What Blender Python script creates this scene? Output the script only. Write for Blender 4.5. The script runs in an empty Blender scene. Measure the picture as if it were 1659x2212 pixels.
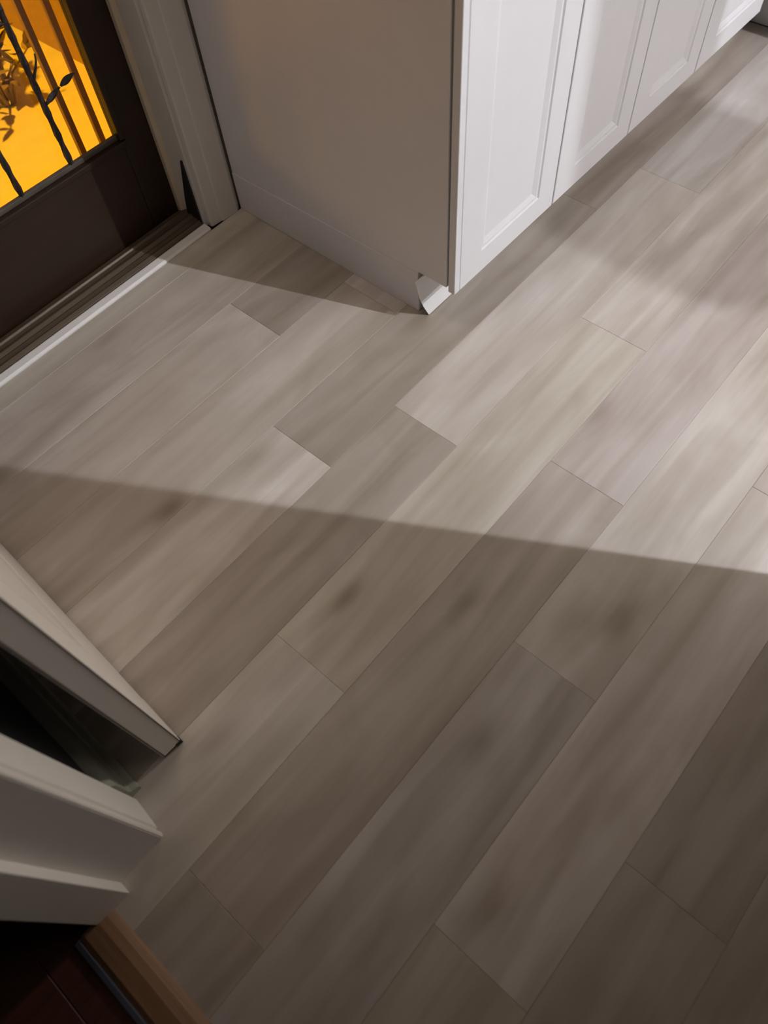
import bpy, bmesh, math, random
from mathutils import Matrix, Vector
rnd = random.Random(7)
S = bpy.context.scene
C = S.collection

# ---------------------------------------------------------------- camera
cam_d = bpy.data.cameras.new('camera'); cam = bpy.data.objects.new('camera', cam_d); C.objects.link(cam)
S.camera = cam
cam_d.sensor_fit = 'VERTICAL'; cam_d.sensor_height = 24.0; cam_d.lens = 1619.7 / 2212 * 24.0
cam_d.clip_start = 0.02; cam_d.clip_end = 60
cam_d.dof.use_dof = True; cam_d.dof.focus_distance = 1.85; cam_d.dof.aperture_fstop = 1.9
rx = Vector((0.65215583, -0.75589974, -0.05751822)); ry = Vector((0.67531211, 0.54480006, 0.49713826))
rz = Vector((-0.34445076, -0.36305437, 0.86576279))
M = Matrix((rx, ry, rz)).transposed().to_4x4(); M.translation = Vector((0, 0, 1.4))
cam.matrix_world = M

# ---------------------------------------------------------------- world: night outside
w = bpy.data.worlds.new('night'); S.world = w; w.use_nodes = True
w.node_tree.nodes['Background'].inputs[0].default_value = (0.010, 0.008, 0.006, 1)
w.node_tree.nodes['Background'].inputs[1].default_value = 1.0

# ---------------------------------------------------------------- lights
def lamp(name, kind, loc, power, color, size, target=None, **kw):
    d = bpy.data.lights.new(name, kind); d.energy = power; d.color = color
    if kind == 'AREA': d.shape = 'DISK'; d.size = size
    else: d.shadow_soft_size = size
    for k, v in kw.items(): setattr(d, k, v)
    o = bpy.data.objects.new(name, d); C.objects.link(o); o.location = loc
    if target is not None:
        o.rotation_euler = (Vector(target) - Vector(loc)).to_track_quat('-Z', 'Y').to_euler()
    return o
KX, KY = 2.24, -2.38
lamp('kitchen_lamp', 'POINT', (KX, KY, 2.25), 136, (0.925, 0.95, 1.0), 0.016)
lamp('upper_lamp', 'POINT', (KX, KY, 2.65), 240, (0.925, 0.95, 1.0), 0.007)
lamp('floor_fill', 'SPOT', (0.66, 1.02, 2.76), 36, (1.0, 0.86, 0.68), 0.30, (0.72, 0.85, 0), spot_size=math.radians(66), spot_blend=1.0)  # added soft warm fill over the upper floor, no real fixture
lamp('side_fill', 'SPOT', (2.50, 0.20, 1.05), 75, (1.0, 0.90, 0.78), 0.10, (-0.20, 0.66, 0.42), spot_size=math.radians(30), spot_blend=1.0)  # added fill that brightens the door and casing faces on the left
lamp('porch_lamp', 'SPOT', (0.45, 1.95, 2.38), 420, (1.0, 0.45, 0.012), 0.06, (1.0, 3.3, 0), spot_size=math.radians(78), spot_blend=0.5)

lamp('amber_fill', 'POINT', (-1.6, 4.3, 0.85), 42, (1.0, 0.45, 0.02), 0.30)  # added low fill for the amber tint on the cabinet end panel

# ---------------------------------------------------------------- exposure
S.view_settings.view_transform = 'Standard'; S.view_settings.look = 'None'
S.view_settings.exposure = 0.0; S.view_settings.gamma = 1.0; S.view_settings.use_curve_mapping = False

# ---------------------------------------------------------------- materials
def nodes(name):
    m = bpy.data.materials.new(name); m.use_nodes = True
    nt = m.node_tree; return m, nt, nt.nodes['Principled BSDF']
def paint(name, col, rough=0.45, var=0.04, bump=0.02, scale=(8, 8, 8), metal=0.0, spec=0.5, nscale=3.0):
    m, nt, b = nodes(name); N = nt.nodes; L = nt.links
    tc = N.new('ShaderNodeTexCoord'); mp = N.new('ShaderNodeMapping'); mp.inputs['Scale'].default_value = scale
    no = N.new('ShaderNodeTexNoise'); no.inputs['Scale'].default_value = nscale; no.inputs['Detail'].default_value = 4
    mr = N.new('ShaderNodeMapRange'); mr.inputs['To Min'].default_value = 1 - var * 2; mr.inputs['To Max'].default_value = 1 + var * 2
    mx = N.new('ShaderNodeMix'); mx.data_type = 'RGBA'; mx.blend_type = 'MULTIPLY'; mx.inputs[0].default_value = 1
    mx.inputs[6].default_value = (*col, 1)
    L.new(tc.outputs['Object'], mp.inputs[0]); L.new(mp.outputs[0], no.inputs[0]); L.new(no.outputs[0], mr.inputs[0])
    L.new(mr.outputs[0], mx.inputs[7]); L.new(mx.outputs[2], b.inputs['Base Color'])
    bp = N.new('ShaderNodeBump'); bp.inputs['Strength'].default_value = bump * 10; bp.inputs['Distance'].default_value = 0.001
    L.new(no.outputs[0], bp.inputs['Height']); L.new(bp.outputs[0], b.inputs['Normal'])
    b.inputs['Roughness'].default_value = rough; b.inputs['Metallic'].default_value = metal
    b.inputs['Specular IOR Level'].default_value = spec
    return m
white = paint('cabinet_white', (0.78, 0.775, 0.805), 0.42, 0.012)
trimw = paint('trim_white', (0.72, 0.70, 0.68), 0.45, 0.02)
wallm = paint('wall_paint', (0.55, 0.49, 0.42), 0.85, 0.02, 0.05)
farm = paint('far_wall_paint', (0.16, 0.14, 0.12), 0.85, 0.02)
ceilm = paint('ceiling_paint', (0.52, 0.46, 0.39), 0.9, 0.02)
shadem = paint('wall_deep_shade', (0.035, 0.037, 0.045), 0.85, 0.03)  # wall colour darkened to hold the deep shade behind the open door
vinyl = paint('toe_vinyl', (0.86, 0.85, 0.85), 0.5, 0.02)
black = paint('dark_door', (0.026, 0.0125, 0.006), 0.42, 0.12, 0.03, (1, 1, 12), 0.0, 0.35)
rubber = paint('rubber', (0.012, 0.012, 0.013), 0.7, 0.1)
iron = paint('wrought_iron', (0.022, 0.016, 0.014), 0.6, 0.2, 0.3, (30, 30, 30))
bronze = paint('bronze_sill', (0.085, 0.060, 0.040), 0.45, 0.25, 0.05, (0.6, 40, 1), 0.3)
alu = paint('pale_strip', (0.84, 0.82, 0.82), 0.35, 0.03)
gold = paint('weatherstrip', (0.62, 0.53, 0.40), 0.5, 0.05)
counter = paint('countertop', (0.70, 0.69, 0.68), 0.25, 0.05, 0, (20, 20, 20))
oak = paint('reducer_wood', (0.27, 0.15, 0.085), 0.4, 0.18, 0.05, (40, 2, 10))
steel = paint('edge_metal', (0.33, 0.36, 0.48), 0.4, 0.1, 0, (1, 1, 1), 0.4)
redfloor = paint('dark_floor', (0.085, 0.030, 0.020), 0.5, 0.25, 0.05, (3, 40, 1))
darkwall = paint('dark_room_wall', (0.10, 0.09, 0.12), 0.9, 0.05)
concrete = paint('porch_concrete', (0.60, 0.57, 0.52), 0.85, 0.05, 0.1, (6, 6, 6))
stucco = paint('stucco', (0.45, 0.30, 0.18), 0.9, 0.08, 0.2, (10, 10, 10))
leafm = paint('leaf', (0.22, 0.17, 0.07), 0.6, 0.2)
hinge_m = paint('hinge_metal', (0.28, 0.24, 0.2), 0.35, 0.1, 0, (1, 1, 1), 0.9)

gm, nt, b = nodes('window_glass'); N = nt.nodes; L = nt.links
tr = N.new('ShaderNodeBsdfTransparent'); gl = N.new('ShaderNodeBsdfGlossy'); gl.inputs['Roughness'].default_value = 0.03
lw = N.new('ShaderNodeFresnel'); lw.inputs[0].default_value = 1.2
ms = N.new('ShaderNodeMixShader'); L.new(lw.outputs[0], ms.inputs[0]); L.new(tr.outputs[0], ms.inputs[1]); L.new(gl.outputs[0], ms.inputs[2])
L.new(ms.outputs[0], N['Material Output'].inputs['Surface']); N.remove(b)

# plank wood: colour of the board from the object, grain and one knot from its own coordinates
pm, nt, b = nodes('oak_plank'); N = nt.nodes; L = nt.links
def math_n(op, a, bb=None, c=None):
    n = N.new('ShaderNodeMath'); n.operation = op
    for i, v in enumerate((a, bb, c)):
        if v is None: continue
        if hasattr(v, 'links'): L.new(v, n.inputs[i])
        else: n.inputs[i].default_value = v
    return n.outputs[0]
tc = N.new('ShaderNodeTexCoord'); oi = N.new('ShaderNodeObjectInfo')
at = N.new('ShaderNodeAttribute'); at.attribute_type = 'OBJECT'; at.attribute_name = 'knot'
sx = N.new('ShaderNodeSeparateXYZ'); L.new(tc.outputs['Object'], sx.inputs[0])
ks = N.new('ShaderNodeSeparateXYZ'); L.new(at.outputs['Vector'], ks.inputs[0])
dx = math_n('MULTIPLY', math_n('SUBTRACT', sx.outputs[0], ks.outputs[0]), 0.42)
dy = math_n('SUBTRACT', sx.outputs[1], ks.outputs[1])
d = math_n('SQRT', math_n('ADD', math_n('MULTIPLY', dx, dx), math_n('MULTIPLY', dy, dy)))
kn = math_n('MULTIPLY', math_n('EXPONENT', math_n('MULTIPLY', math_n('POWER', math_n('DIVIDE', d, 0.022), 2), -1)), ks.outputs[2])
# grain bends round the knot
bend = math_n('MULTIPLY', math_n('EXPONENT', math_n('MULTIPLY', math_n('POWER', math_n('DIVIDE', d, 0.06), 2), -1)), math_n('MULTIPLY', ks.outputs[2], 0.04))
off = math_n('MULTIPLY', oi.outputs['Random'], 37.0)
def stretched(kx, ky, detail, rough, dist=0.0):
    cb = N.new('ShaderNodeCombineXYZ')
    L.new(math_n('ADD', math_n('MULTIPLY', sx.outputs[0], kx), off), cb.inputs[0])
    L.new(math_n('MULTIPLY', math_n('ADD', sx.outputs[1], bend), ky), cb.inputs[1]); L.new(off, cb.inputs[2])
    n = N.new('ShaderNodeTexNoise'); n.inputs['Scale'].default_value = 1; n.inputs['Detail'].default_value = detail
    n.inputs['Roughness'].default_value = rough; n.inputs['Distortion'].default_value = dist
    L.new(cb.outputs[0], n.inputs[0]); return n.outputs[0]
g1 = stretched(1.7, 17, 2, 0.45, 0.5); g2 = stretched(5, 120, 3, 0.6); g3 = stretched(3.2, 7.5, 2, 0.5, 1.4)
def remap(v, lo, hi, a=0.3, bb=0.7):
    n = N.new('ShaderNodeMapRange'); L.new(v, n.inputs[0]); n.inputs[1].default_value = a; n.inputs[2].default_value = bb
    n.inputs[3].default_value = lo; n.inputs[4].default_value = hi; return n.outputs[0]
shade = math_n('MULTIPLY', math_n('MULTIPLY', remap(g1, 0.79, 1.14), remap(g2, 0.97, 1.03)), remap(g3, 0.91, 1.07))
shade = math_n('MULTIPLY', shade, math_n('SUBTRACT', 1.0, kn))
mx = N.new('ShaderNodeMix'); mx.data_type = 'RGBA'; mx.blend_type = 'MULTIPLY'; mx.inputs[0].default_value = 1
L.new(oi.outputs['Color'], mx.inputs[6]); cc = N.new('ShaderNodeCombineColor')
L.new(shade, cc.inputs[0]); L.new(math_n('POWER', shade, 1.12), cc.inputs[1]); L.new(math_n('POWER', shade, 1.3), cc.inputs[2])
L.new(cc.outputs[0], mx.inputs[7]); L.new(mx.outputs[2], b.inputs['Base Color'])
b.inputs['Roughness'].default_value = 0.5; b.inputs['Specular IOR Level'].default_value = 0.35
bp = N.new('ShaderNodeBump'); bp.inputs['Strength'].default_value = 0.15; bp.inputs['Distance'].default_value = 0.0006
L.new(g2, bp.inputs['Height']); L.new(bp.outputs[0], b.inputs['Normal'])

# ---------------------------------------------------------------- mesh helpers
def link(name, me, m, parent=None, loc=None):
    o = bpy.data.objects.new(name, me); C.objects.link(o)
    if m: me.materials.append(m)
    if parent: o.parent = parent
    if loc: o.location = loc
    return o
def finish(name, bm, m, parent=None, bevel=0.0, seg=2, smooth=False):
    bmesh.ops.remove_doubles(bm, verts=bm.verts, dist=1e-6)
    bmesh.ops.recalc_face_normals(bm, faces=bm.faces)
    if bevel:
        es = [e for e in bm.edges if len(e.link_faces) == 2 and e.calc_face_angle(0) > 0.6]
        bmesh.ops.bevel(bm, geom=es, offset=bevel, segments=seg, profile=0.6, affect='EDGES', clamp_overlap=True)
    me = bpy.data.meshes.new(name); bm.to_mesh(me); bm.free()
    if smooth:
        for p in me.polygons: p.use_smooth = True
    return link(name, me, m, parent)
def add_box(bm, x0, x1, y0, y1, z0, z1):
    v = [bm.verts.new(p) for p in ((x0,y0,z0),(x1,y0,z0),(x1,y1,z0),(x0,y1,z0),(x0,y0,z1),(x1,y0,z1),(x1,y1,z1),(x0,y1,z1))]
    for f in ((0,3,2,1),(4,5,6,7),(0,1,5,4),(1,2,6,5),(2,3,7,6),(3,0,4,7)): bm.faces.new([v[i] for i in f])
def box(name, x0, x1, y0, y1, z0, z1, m, parent=None, bevel=0.0, seg=2):
    bm = bmesh.new(); add_box(bm, x0, x1, y0, y1, z0, z1); return finish(name, bm, m, parent, bevel, seg)
def add_prism(bm, poly, axis, a, c):
    """poly: 2-D outline; axis: the extrusion axis; a..c the extent."""
    def P(u, v, t): return {'x': (t, u, v), 'y': (u, t, v), 'z': (u, v, t)}[axis]
    lo = [bm.verts.new(P(u, v, a)) for u, v in poly]; hi = [bm.verts.new(P(u, v, c)) for u, v in poly]
    bm.faces.new(lo); bm.faces.new(hi[::-1])
    for i in range(len(poly)):
        j = (i + 1) % len(poly); bm.faces.new((lo[i], lo[j], hi[j], hi[i]))
def prism(name, poly, axis, a, c, m, parent=None, bevel=0.0, seg=2):
    bm = bmesh.new(); add_prism(bm, poly, axis, a, c); return finish(name, bm, m, parent, bevel, seg)
def add_tube(bm, pts, radii, n=8, twist=0.0, square=False):
    rings = []
    for i, p in enumerate(pts):
        p = Vector(p); a = Vector(pts[max(i-1, 0)]); c = Vector(pts[min(i+1, len(pts)-1)])
        t = (c - a).normalized(); u = t.cross(Vector((0, 1, 0)))
        if u.length < 1e-3: u = t.cross(Vector((1, 0, 0)))
        u.normalize(); v = t.cross(u)
        rings.append([bm.verts.new(p + (u*math.cos(2*math.pi*k/n + twist*i) + v*math.sin(2*math.pi*k/n + twist*i)) * radii[i]) for k in range(n)])
    for r, q in zip(rings, rings[1:]):
        for k in range(n): bm.faces.new((r[k], r[(k+1) % n], q[(k+1) % n], q[k]))
    bm.faces.new(rings[0][::-1]); bm.faces.new(rings[-1])
def empty(name, loc=(0, 0, 0), rz=0.0):
    o = bpy.data.objects.new(name, None); o.empty_display_size = 0.1; C.objects.link(o)
    o.location = loc; o.rotation_euler = (0, 0, rz); return o
def struct(o): o['kind'] = 'structure'; return o
def tag(o, label, cat, group=None):
    o['label'] = label; o['category'] = cat
    if group: o['group'] = group
    return o

# ---------------------------------------------------------------- floor with its planks
floor = struct(box('floor', -0.345, 4.3, -3.6, 1.60, -0.06, -0.0095, rubber))
floor['label'] = 'pale oak look plank floor running along the white cabinets'
PLY0, PW, PL = 0.0165, 0.1848, 1.078
tone = {'L': (0.62, 0.57, 0.53), 'G': (0.54, 0.50, 0.475), 'T': (0.445, 0.395, 0.35), 'P': (0.56, 0.50, 0.475),
        'Y': (0.565, 0.515, 0.45), 'B': (0.49, 0.47, 0.455), 'D': (0.375, 0.325, 0.285), 'M': (0.50, 0.445, 0.40)}
joints = {0: .497, 1: -.19, 2: .21, 3: .79, 4: .57, 5: -.06, 6: .78, 7: -.02, 8: 1.0, -1: .02, -2: .30, -3: .72}
tints = {(8,-1): 'Y', (8,0): 'Y', (7,0): 'M', (7,-1): 'M', (6,-1): 'M', (6,0): 'D', (5,0): 'M', (5,-1): 'D', (4,-1): 'L', (4,0): 'T', (4,1): 'D',
         (3,-1): 'T', (3,0): 'L', (3,1): 'G', (2,-1): 'L', (2,0): 'Y', (2,1): 'L', (1,-1): 'T', (1,0): 'M', (1,1): 'P', (1,2): 'M',
         (0,-1): 'G', (0,0): 'L', (0,1): 'G', (-1,-1): 'Y', (-1,0): 'L', (-2,-1): 'T', (-2,0): 'T', (-2,1): 'M', (-3,0): 'M', (-3,-1): 'T'}
# knots given as floor points (x, y, strength)
knots = [(0.359, 0.515, 0.4), (0.267, 0.957, 0.5), (0.491, 0.322, 0.35), (0.663, 0.068, 0.35), (0.305, 0.135, 0.25), (1.061, 0.371, 0.22), (0.911, 0.488, 0.12), (0.77, 0.245, 0.2), (0.086, 0.128, 0.3), (-0.043, 0.315, 0.2), (0.478, 0.909, 0.2), (1.577, 0.528, 0.2), (0.1, -0.039, 0.3), (0.645, 0.263, 0.2), (0.66, -0.075, 0.1), (1.021, 0.879, 0.2)]
# the row lines in the photograph: planks stop at the walls
for k in range(-19, 9):
    y0 = PLY0 + k * PW; y1 = y0 + PW
    if k == 8: y1 = 1.561
    j = joints.get(k, rnd.random() * PL)
    xmin = -0.318 if k <= 2 else -0.17
    xmax = 2.72 if y1 > 0.55 else 4.2
    i = math.floor((xmin - j) / PL)
    while j + i * PL < xmax:
        a, c = max(xmin, j + i * PL), min(xmax, j + (i + 1) * PL)
        if c - a > 0.02:
            g = 0.0001
            bm = bmesh.new(); add_box(bm, g, c - a - g, g, y1 - y0 - g, -0.0095, 0.0)
            for f in bm.faces: f.normal_update()
            top = [e for e in bm.edges if all(v.co.z > -1e-6 for v in e.verts)]
            bmesh.ops.bevel(bm, geom=top, offset=0.0008, segments=1, affect='EDGES')
            me = bpy.data.meshes.new('plank'); bm.to_mesh(me); bm.free()
            o = link('plank', me, pm, floor, (a, y0, rnd.uniform(-0.0004, 0.0)))
            t = tone[tints.get((k, i), rnd.choice('LGTPYM'))]; s = rnd.uniform(0.96, 1.04)
            o.color = (t[0]*s, t[1]*s, t[2]*s, 1)
            mine = [q for q in knots if a < q[0] < c and y0 < q[1] < y1]
            if mine: o['knot'] = [mine[0][0] - a, mine[0][1] - y0, mine[0][2]]
            else: o['knot'] = [rnd.uniform(0.1, 0.9), rnd.uniform(0.02, PW - 0.02), rnd.choice((0.0, 0.12, 0.2))]
        i += 1

# ---------------------------------------------------------------- room shell
WT = 2.8
DX0, DX1 = 0.02, 0.965           # exterior door opening in wall_back
bm = bmesh.new()
add_box(bm, DX1, 4.3, 1.585, 1.73, -0.06, WT); add_box(bm, -1.6, DX0, 1.585, 1.73, -0.06, WT); add_box(bm, DX0, DX1, 1.585, 1.73, 2.06, WT)
struct(finish('wall_back', bm, wallm))
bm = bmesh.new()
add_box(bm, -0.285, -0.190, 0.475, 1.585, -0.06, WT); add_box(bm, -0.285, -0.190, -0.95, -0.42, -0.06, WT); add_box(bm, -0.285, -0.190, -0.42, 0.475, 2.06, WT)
struct(finish('wall_left', bm, shadem))
struct(box('wall_front', -0.19, 1.35, -0.95, -0.831, -0.06, WT, farm))
struct(box('wall_right', 4.2, 4.3, -3.6, 1.585, -0.06, WT, farm))
struct(box('wall_far', -0.285, 4.3, -3.7, -3.6, -0.06, WT, farm))
struct(box('ceiling', -1.7, 4.3, -3.7, 1.73, WT, WT + 0.08, ceilm))
# unseen board added by the upper lamp, shaped to cast the cabinet shadow patch
blocker = []
for px_, py_, pz_ in ((1.49, .80, 0), (1.49, .45, 0), (1.52, .33, 0), (1.60, .255, 0), (1.9, .23, 0), (2.245, .27, 0), (2.245, .80, 0), (2.30, .795, .06), (2.27, .795, .30), (2.22, .795, .87), (1.50, .795, .87), (1.535, .795, .56), (1.567, .795, .06)):
    t_ = (-1.90 - KY) / (py_ - KY); blocker.append((KX + (px_ - KX) * t_, 2.65 + (pz_ - 2.65) * t_))
bm = bmesh.new(); add_prism(bm, blocker, 'y', -1.905, -1.895); xm = sum(p[0] for p in blocker) / len(blocker); zt_ = max(p[1] for p in blocker)
add_box(bm, xm - 0.01, xm + 0.01, -1.907, -1.893, zt_ - 0.01, WT)
o = struct(finish('shadow_board', bm, ceilm)); o['label'] = 'unseen board added to cast the shadow patch by the cabinets'
struct(box('wall_hall', -1.7, -1.6, -0.95, 1.73, -0.06, WT, darkwall))
struct(box('wall_hall_front', -1.6, -0.285, -0.95, -0.85, -0.06, WT, darkwall))

# dark timber floor of the room behind the doorway
hall = struct(box('floor_hall', -1.6, -0.345, -0.85, 1.585, -0.06, -0.012, rubber))
hall['label'] = 'dark reddish floor of the unlit room beyond the doorway'
for k in range(12):
    o = box('plank', -0.345 - (k+1) * 0.10, -0.3465 - k * 0.10, -0.84, 1.58, -0.012, -0.003, redfloor, hall, 0.001, 1)

# wooden reducer strip in the doorway
th = empty('threshold_strip', (-0.345, 0.02, 0)); tag(th, 'orange brown wooden transition strip between the pale floor and the dark room', 'threshold')
o = prism('moulding', [(-0.033, -0.002), (-0.033, 0.006), (-0.024, 0.011), (0.004, 0.013), (0.020, 0.010), (0.030, 0.004), (0.033, 0.0), (0.033, -0.002)], 'y', -0.43, 0.425, oak, th)
o = prism('metal_edge', [(-0.045, -0.0035), (-0.045, 0.003), (-0.036, 0.007), (-0.0335, 0.007), (-0.0335, -0.0035)], 'y', -0.43, 0.425, steel, th)
o['label'] = 'bluish metal edge'

# ---------------------------------------------------------------- doorway on the left: casing, baseboard, jamb, stop
def casing_profile(x_wall, x_face, y_in, y_out):
    """flat casing with a bead near the opening; opening at y_in."""
    s = 1 if y_out > y_in else -1
    return [(x_wall, y_in), (x_face - 0.004, y_in), (x_face - 0.001, y_in + s*0.003), (x_face - 0.001, y_in + s*0.009), (x_face - 0.006, y_in + s*0.012),
            (x_face - 0.006, y_in + s*0.016), (x_face, y_in + s*0.020), (x_face + 0.003, y_in + s*0.05), (x_face + 0.006, y_out - s*0.006), (x_face + 0.003, y_out), (x_wall, y_out)]
cl = struct(prism('trim_2', casing_profile(-0.190, -0.181, 0.461, 0.551), 'z', -0.002, 2.12, trimw)); cl['label'] = 'white door casing of the dark doorway'
struct(prism('trim_3', casing_profile(-0.190, -0.181, -0.40, -0.49), 'z', -0.002, 2.12, trimw))
struct(box('trim_4', -0.29, -0.187, 0.4605, 0.475, -0.002, 2.06, trimw, None, 0.001))['label'] = 'white side jamb of the dark doorway'
struct(box('trim_5', -0.345, -0.280, 0.437, 0.475, -0.002, 2.06, trimw, None, 0.002))['label'] = 'white door stop of the dark doorway'
struct(box('trim_6', -0.345, -0.187, -0.42, -0.405, -0.002, 2.06, trimw, None, 0.001))
bbp = [(-0.190, 0), (-0.155, 0), (-0.155, 0.010), (-0.158, 0.018), (-0.168, 0.022), (-0.172, 0.028), (-0.172, 0.095), (-0.178, 0.108), (-0.184, 0.114), (-0.190, 0.118)]
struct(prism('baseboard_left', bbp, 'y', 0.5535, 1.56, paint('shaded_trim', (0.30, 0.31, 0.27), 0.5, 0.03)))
bm = bmesh.new(); add_prism(bm, [(1.585, 0), (1.560, 0), (1.560, 0.10), (1.570, 0.118), (1.585, 0.118)], 'x', -0.155, -0.055); struct(finish('baseboard_back', bm, trimw))

# open interior door standing in front of the wall
ang = math.radians(-2.4)
dr = empty('door_2', (-0.0525, 0.556, 0), ang); struct(dr); dr['label'] = 'white panelled interior door standing open at the left edge'
# local x: across the thickness (0 = face to the room), local y along the door
DW = 0.76
bm = bmesh.new(); add_box(bm, -0.0415, 0.0, 0.0, 0.115, 0.012, 2.03); finish('stile', bm, trimw, dr, 0.0022)
bm = bmesh.new(); add_box(bm, -0.0415, 0.0, DW - 0.115, DW, 0.012, 2.03); finish('stile', bm, trimw, dr, 0.0022)
for z0, z1 in ((0.012, 0.24), (0.86, 1.06), (1.91, 2.03)):
    bm = bmesh.new(); add_box(bm, -0.0405, -0.001, 0.115, DW - 0.115, z0, z1); finish('rail', bm, trimw, dr, 0.0015)
for z0, z1 in ((0.24, 0.86), (1.06, 1.91)):
    bm = bmesh.new(); add_box(bm, -0.032, -0.0095, 0.115, DW - 0.115, z0, z1); add_box(bm, -0.038, -0.0035, 0.155, DW - 0.155, z0 + 0.04, z1 - 0.04)
    finish('panel', bm, trimw, dr, 0.003)
bm = bmesh.new(); add_box(bm, -0.0395, -0.002, -0.0006, 0.02, 0.0095, 0.0125); add_box(bm, -0.012, 0.0012, -0.001, 0.010, 0.004, 0.018)  # dark pieces stand in for the shadow gap below the door edge
finish('gap_shade', bm, rubber, dr)['label'] = 'dark piece standing in for the shadow gap under the door corner'
for xa, xb in ((-0.0030, -0.0012), (-0.0400, -0.0375)):
    bm = bmesh.new(); add_box(bm, xa, xb, -0.0006, 0.002, 0.014, 2.028); finish('edge_seam', bm, bronze, dr)
for z in (0.25, 1.8):
    bm = bmesh.new(); add_tube(bm, [(-0.0465, DW + 0.004, z - 0.045), (-0.0465, DW + 0.004, z + 0.045)], [0.006, 0.006]); add_box(bm, -0.043, -0.0405, DW - 0.03, DW + 0.002, z - 0.045, z + 0.045)
    finish('hinge', bm, hinge_m, dr)
bm = bmesh.new(); add_tube(bm, [(0, 0.065, 0.95), (0.045, 0.065, 0.95), (0.05, 0.065, 0.95), (0.075, 0.065, 0.95), (0.082, 0.065, 0.95)], [0.01, 0.01, 0.024, 0.026, 0.012], 16); finish('door_knob', bm, hinge_m, dr, 0, 2, True)

# ---------------------------------------------------------------- exterior door
d1 = empty('door_1', (0, 1.68, 0)); struct(d1); d1['label'] = 'dark exterior door with iron bars behind its glass'
LX, RX, GX0, GX1, GZ0, GZ1 = 0.045, 0.932, 0.137, 0.846, 0.270, 1.93
def lb(name, x0, x1, y0, y1, z0, z1, m, bev=0.002): return box(name, x0, x1, y0, y1, z0, z1, m, d1, bev)
lb('stile', GX1, RX, 0, 0.044, 0.012, 2.03, black); lb('stile', LX, GX0, 0, 0.044, 0.012, 2.03, black)
lb('rail', GX0, GX1, 0.0005, 0.044, 0.012, GZ0, black); lb('rail', GX0, GX1, 0.0005, 0.044, GZ1, 2.03, black)
# glazing bead: four mitred-looking strips standing a little proud
def bead(name, pts):
    bm = bmesh.new(); add_box(bm, *pts); return finish(name, bm, black, d1, 0.003)
bead('glazing_bead', (GX0 - 0.008, GX1 + 0.008, -0.007, 0.012, GZ0 - 0.008, GZ0 + 0.008)); bead('glazing_bead', (GX0 - 0.008, GX1 + 0.008, -0.007, 0.012, GZ1 - 0.012, GZ1 + 0.010))
bead('glazing_bead', (GX1 - 0.008, GX1 + 0.008, -0.007, 0.012, GZ0 + 0.012, GZ1 - 0.012)); bead('glazing_bead', (GX0 - 0.008, GX0 + 0.012, -0.007, 0.012, GZ0 + 0.012, GZ1 - 0.012))
lb('glass_pane', GX0, GX1, 0.030, 0.034, GZ0, GZ1, gm, 0)
lb('bottom_seal', LX, RX, 0.004, 0.040, 0.0015, 0.012, rubber, 0)
# wrought iron grille
sillbar = lb('iron_rail', GX0, GX1, 0.008, 0.020, GZ0 + 0.008, GZ0 + 0.020, paint('iron_grey', (0.09, 0.075, 0.06), 0.6, 0.2), 0.002)
sillbar['label'] = 'greyish bottom bar of the grille'
barx = [0.702, 0.556, 0.41, 0.264]
for bx in barx:
    n = 60; pts = [(bx, 0.014, GZ0 + 0.012 + (GZ1 - GZ0 - 0.02) * i / n) for i in range(n + 1)]
    bm = bmesh.new(); add_tube(bm, pts, [0.0086 if i % 2 else 0.0066 for i in range(n + 1)], 6, 0.5); finish('iron_bar', bm, iron, d1)
def leaf_on(bx, bz, s, size=1.0):
    """scroll stalk with a pointed leaf, leaving the bar upward"""
    bm = bmesh.new()
    pts = [(bx, 0.012, bz), (bx + s*0.010*size, 0.010, bz + 0.015*size), (bx + s*0.024*size, 0.008, bz + 0.034*size), (bx + s*0.034*size, 0.008, bz + 0.050*size), (bx + s*0.040*size, 0.010, bz + 0.066*size)]
    add_tube(bm, pts, [0.0042, 0.0036, 0.003, 0.0026, 0.002], 6)
    return finish('iron_stalk', bm, iron, d1)
def leaf(x, z, ang, ln, wd):
    bm = bmesh.new(); n = 7; L_ = []; R_ = []; Md = []
    for i in range(n + 1):
        t = i / n; wv = wd * math.sin(math.pi * min(1, t * 0.96 + 0.03)) * (1 - 0.35 * t) * (1 + 0.18 * math.sin(t * 22))
        ux, uz = math.sin(ang), math.cos(ang); cx, cz = x + ux * ln * t, z + uz * ln * t
        L_.append((cx - uz * wv, 0.009, cz + ux * wv)); R_.append((cx + uz * wv, 0.009, cz - ux * wv)); Md.append((cx, 0.0045, cz))
    for off_y in (0, 0.0025):
        a = [bm.verts.new((p[0], p[1] + off_y, p[2])) for p in L_]; m_ = [bm.verts.new((p[0], p[1] + off_y, p[2])) for p in Md]; c = [bm.verts.new((p[0], p[1] + off_y, p[2])) for p in R_]
        for i in range(n):
            bm.faces.new((a[i], a[i+1], m_[i+1], m_[i])); bm.faces.new((m_[i], m_[i+1], c[i+1], c[i]))
    return finish('iron_leaf', bm, iron, d1)
for bi, bx in enumerate(barx):
    for bz, s in ((0.445, 1), (0.62, -1), (0.80, 1), (1.0, -1), (1.2, 1), (1.4, -1), (1.6, 1)):
        bz += 0.12 * (bi % 2)
        leaf_on(bx, bz + 0.045, s, 0.72)
        leaf(bx + s*0.004, bz - 0.008, s*1.2, 0.050, 0.0085)
        leaf(bx + s*0.053, bz + 0.010, s*1.35, 0.045, 0.0095)
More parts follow.
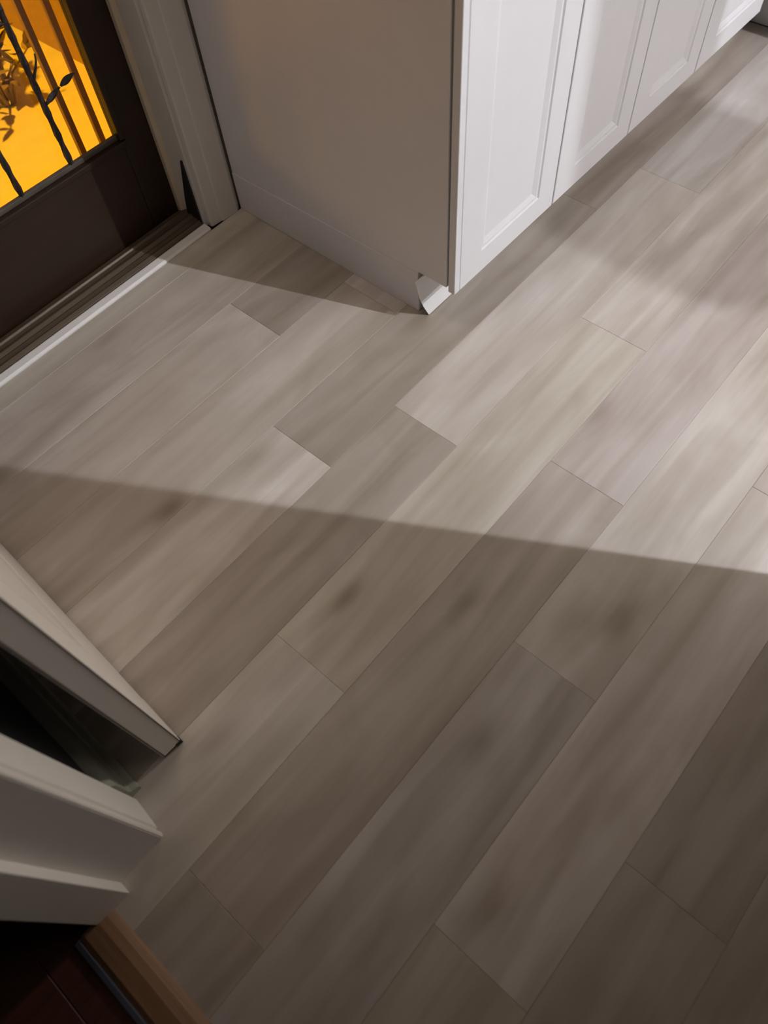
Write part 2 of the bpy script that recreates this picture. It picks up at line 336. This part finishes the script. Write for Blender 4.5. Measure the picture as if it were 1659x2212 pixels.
# frame: jambs, stops, weatherstrip, casing
jr = struct(box('trim_7', 0.944, DX1, 1.586, 1.7295, -0.002, 2.06, trimw, None, 0.001)); jr['label'] = 'white side jamb of the exterior door'
struct(box('trim_8', DX0, 0.035, 1.586, 1.7295, -0.002, 2.06, trimw, None, 0.001))
struct(box('trim_9', DX0, DX1, 1.586, 1.7295, 2.045, 2.062, trimw, None, 0.001))
ws = struct(prism('shadow_board0', [(0.930, 1.664), (0.944, 1.658), (0.944, 1.679), (0.930, 1.679)], 'z', 0.010, 2.04, gold, None, 0.002)); ws['label'] = 'cream weatherstrip beside the dark door'
cp = struct(prism('shadow_board1', [(1.594, 0.0), (1.655, 0.0), (1.640, 0.07), (1.602, 0.20), (1.597, 0.20)], 'x', 0.939, 0.9435, rubber, None, 0.001)); cp['label'] = 'black corner seal pad at the foot of the exterior jamb'
def ycasing(x0, x1, yw, yf, s):
    # s=+1: opening on the low-x side
    a, c = (x0, x1) if s > 0 else (x1, x0)
    return [(a, yw), (a, yf + 0.010), (a + s*0.004, yf + 0.006), (a + s*0.012, yf + 0.005), (a + s*0.034, yf + 0.003), (a + s*0.038, yf), (a + s*0.045, yf - 0.001),
            (c - s*0.012, yf - 0.002), (c - s*0.006, yf + 0.001), (c, yf + 0.004), (c, yw)]
struct(prism('shadow_board2', ycasing(0.953, 1.0555, 1.585, 1.562, 1), 'z', 0.0, 2.13, trimw))['label'] = 'white casing of the exterior door beside the cabinet end'
struct(prism('shadow_board3', ycasing(-0.055, 0.030, 1.585, 1.562, -1), 'z', 0.0, 2.13, trimw))
struct(box('shadow_board4', -0.055, 1.0555, 1.562, 1.5845, 2.131, 2.22, trimw, None, 0.003))
# door sill
sl = empty('door_sill', (0.49, 1.62, 0)); tag(sl, 'dark bronze ribbed sill with a pale front strip under the exterior door', 'sill')
bm = bmesh.new()
prof = [(-0.028, -0.008), (-0.028, 0.009), (-0.018, 0.016), (-0.014, 0.013), (-0.002, 0.017), (0.002, 0.014), (0.012, 0.021), (0.018, 0.021), (0.022, 0.016), (0.034, 0.019), (0.038, 0.024), (0.052, 0.024), (0.056, 0.0), (0.056, -0.008)]
add_prism(bm, prof, 'x', 0.036 - 0.49, 0.9435 - 0.49); finish('sill_body', bm, bronze, sl, 0.0008, 1)
o = prism('front_strip', [(-0.058, -0.004), (-0.058, 0.003), (-0.053, 0.0075), (-0.033, 0.0085), (-0.0285, 0.006), (-0.0285, -0.004)], 'x', 0.036 - 0.49, 0.9435 - 0.49, alu, sl); o['label'] = 'pale front strip'

# ---------------------------------------------------------------- porch outside
pg = struct(box('floor_porch', -2.5, 4.5, 1.73, 6.0, -0.16, -0.06, concrete)); pg['label'] = 'porch slab glowing amber under the outside lamp'
pw = struct(box('wall_porch', 1.30, 1.42, 1.73, 6.0, -0.06, 2.6, stucco)); pw['label'] = 'outside wall to the right of the porch'
struct(box('wall_porch_end', -2.5, 1.30, 5.2, 5.3, -0.06, 2.6, stucco))
# post standing right outside the door
ps = empty('porch_railing', (0.90, 1.86, -0.06)); tag(ps, 'brownish railing of thin upright bars just outside the door glass', 'railing')
for i, xx in enumerate((-0.085, -0.02, 0.03)):
    bm = bmesh.new(); add_box(bm, xx - 0.008, xx + 0.008, -0.008, 0.008, 0, 1.0); finish('railing_bar', bm, stucco, ps, 0.002)
box('top_rail', -0.12, 0.36, -0.02, 0.02, 1.0, 1.04, stucco, ps, 0.003); box('bottom_rail', -0.12, 0.36, -0.015, 0.015, 0.02, 0.05, stucco, ps, 0.003)
# shrub
sh = empty('shrub', (1.00, 2.68, -0.06)); tag(sh, 'small leafy shrub on the amber lit porch, seen behind the iron bars', 'shrub')
r2 = random.Random(3)
stems = bmesh.new(); leaves = bmesh.new()
for s in range(16):
    a = r2.uniform(0, 2*math.pi); ln = r2.uniform(0.14, 0.40); sp = r2.uniform(0.05, 0.25)
    pts = [(0.02*math.cos(a), 0.02*math.sin(a), 0), (sp*0.4*math.cos(a), sp*0.4*math.sin(a), ln*0.55), (sp*math.cos(a), sp*math.sin(a), ln)]
    add_tube(stems, pts, [0.006, 0.0045, 0.002], 5)
    for q in range(9):
        t = r2.uniform(0.35, 1); base = Vector(pts[1]).lerp(Vector(pts[2]), max(0, (t - 0.4) / 0.6))
        dvec = Vector((r2.uniform(-1, 1), r2.uniform(-1, 1), r2.uniform(-0.3, 0.8))).normalized(); side = dvec.cross(Vector((r2.random(), r2.random(), 1))).normalized()
        ll = r2.uniform(0.04, 0.07); ww = ll * 0.24
        v = [leaves.verts.new(base + dvec*ll*tt + side*ww*ss) for tt, ss in ((0, 0), (0.35, 1), (0.7, 0.8), (1, 0), (0.7, -0.8), (0.35, -1))]
        leaves.faces.new(v)
finish('stems', stems, leafm, sh); o = finish('foliage', leaves, leafm, sh); o['kind'] = 'stuff'

# ---------------------------------------------------------------- cabinets
YF, YB = 0.795, 1.40   # door faces, back
ZB, ZT = 0.113, 0.87
def shaker(x0, x1, z0, z1, parent, y=YF):
    """shaker door: frame, bevelled inner edge, recessed panel, one mesh with real relief"""
    st, sb, bv, rc, th_ = 0.080, 0.062, 0.022, 0.009, 0.0195
    bm = bmesh.new(); V = bm.verts.new
    def ring(i, d_):
        k = i - (st - sb) if i >= st else i
        return [V((x0 + i, y + d_, z0 + k)), V((x1 - i + (0.012 if i >= st else 0), y + d_, z0 + k)), V((x1 - i + (0.012 if i >= st else 0), y + d_, z1 - k)), V((x0 + i, y + d_, z1 - k))]
    rs = [ring(0, th_), ring(0, 0.0015), ring(0.0015, 0), ring(st, 0), ring(st + 0.003, 0.0035), ring(st + 0.009, 0.0035), ring(st + bv, rc), ring(st + bv + 0.001, rc)]
    for a, c in zip(rs, rs[1:]):
        for i in range(4): bm.faces.new((a[i], a[(i+1) % 4], c[(i+1) % 4], c[i]))
    bm.faces.new(rs[-1]); bm.faces.new(rs[0][::-1])
    o = finish('door', bm, white, parent)
    return o
def pull(x, parent, z=0.80):
    bm = bmesh.new(); add_tube(bm, [(x, YF, z), (x, YF - 0.012, z), (x, YF - 0.016, z), (x, YF - 0.026, z)], [0.005, 0.005, 0.013, 0.011], 12); finish('knob', bm, hinge_m, parent)
def cabinet(x0, x1, doors, label, endpanel=False):
    c = empty('base_cabinet', ((x0+x1)/2, 1.1, 0)); tag(c, label, 'cabinet', 'white base cabinets along the back wall')
    c_off = Vector(c.location)
    objs = []
    xs = x0 + (0.019 if endpanel else 0.0)
    objs.append(box('carcass', xs, x1 - 0.0005, YF + 0.0225, YB, 0.126, ZT, white))
    if endpanel:
        poly = [(YF + 0.0225, 0.126), (0.902, 0.126), (0.902, 0.0), (1.5605, 0.0), (1.5605, ZT), (YF + 0.0225, ZT)]
        objs.append(prism('end_panel', poly, 'x', x0, x0 + 0.0185, white, None, 0.0008, 1))
        objs.append(box('filler_strip', 1.063, 1.0818, YF + 0.0003, YF + 0.0195, ZB, ZT - 0.012, white, None, 0.001, 1))
        objs.append(prism('skirt', [(0.9025, 0), (1.5600, 0), (1.5600, 0.114), (0.9025, 0.121)], 'x', x0 - 0.0022, x0 - 0.0002, white, None, 0.0008, 1))
    for a, b_ in doors:
        dd = shaker(a, b_, ZB, ZT - 0.012, None); objs.append(dd)
        bm = bmesh.new(); kx = b_ - 0.035 if doors.index((a, b_)) % 2 == 0 else a + 0.035
        add_tube(bm, [(kx, YF, 0.80), (kx, YF - 0.012, 0.80), (kx, YF - 0.016, 0.80), (kx, YF - 0.026, 0.80)], [0.005, 0.005, 0.013, 0.011], 12)
        kb = finish('knob', bm, hinge_m); kb.parent = dd
    for o in objs:
        o.parent = c; o.matrix_parent_inverse = Matrix.Translation(-c_off)
    return c
cabinet(1.060, 1.463, [(1.0825, 1.4605)], 'white base cabinet at the run end with a plain side panel facing the exterior door', True)
cabinet(1.464, 2.172, [(1.4665, 1.815), (1.8195, 2.1695)], 'white two door base cabinet in the middle of the run, half in shadow')
cabinet(2.173, 2.60, [(2.1755, 2.565)], 'white base cabinet at the far top right end of the run')
tk = empty('toe_kick', (1.06, 0.88, 0)); tag(tk, 'loose white toe kick board sticking out under the end cabinet', 'toe kick')
bm = bmesh.new()
pts = [(1.063, 0.0015), (2.62, 0.0015), (2.62, 0.119), (1.033, 0.119), (1.039, 0.07), (1.049, 0.035)]
f_ = [bm.verts.new((p[0] - 1.06, -0.007 + p[1]*0.13, p[1])) for p in pts]; k_ = [bm.verts.new((p[0] - 1.06 + 0.001, -0.0035 + p[1]*0.13, p[1])) for p in pts]
bm.faces.new(f_); bm.faces.new(k_[::-1])
for i in range(len(pts)): bm.faces.new((f_[i], f_[(i+1) % 6], k_[(i+1) % 6], k_[i]))
finish('board', bm, vinyl, tk)
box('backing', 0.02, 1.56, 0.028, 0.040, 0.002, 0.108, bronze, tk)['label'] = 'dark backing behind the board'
ct = tag(box('countertop', 1.040, 2.60, 0.765, 1.5605, ZT + 0.0005, ZT + 0.035, counter, None, 0.004), 'pale worktop lying on the white base cabinets, above the frame', 'worktop')

# cabinet of the cross run past the corner
c = empty('base_cabinet', (2.95, 0.3, 0)); tag(c, 'grey shaded base cabinet turning the corner at the top right', 'cabinet')
def sub(o, par, loc): o.parent = par; o.matrix_parent_inverse = Matrix.Translation(-Vector(loc)); return o
sub(box('carcass', 2.665, 3.25, -0.6, 1.20, 0.10, ZT, white, None, 0.001), c, (2.95, 0.3, 0))
sub(box('toe_board', 2.725, 2.74, -0.6, 1.20, 0.0, 0.0995, trimw), c, (2.95, 0.3, 0))
for a, b_ in ((-0.58, -0.135), (-0.13, 0.32), (0.325, 0.77)):
    bm = bmesh.new(); add_box(bm, 2.645, 2.6645, a, b_, 0.105, ZT - 0.012); sub(finish('door', bm, white, None, 0.002), c, (2.95, 0.3, 0))
tag(box('countertop', 2.6405, 3.27, -0.62, 1.5275, ZT + 0.0005, ZT + 0.035, counter, None, 0.004), 'pale worktop on the cross run beyond the corner', 'worktop')
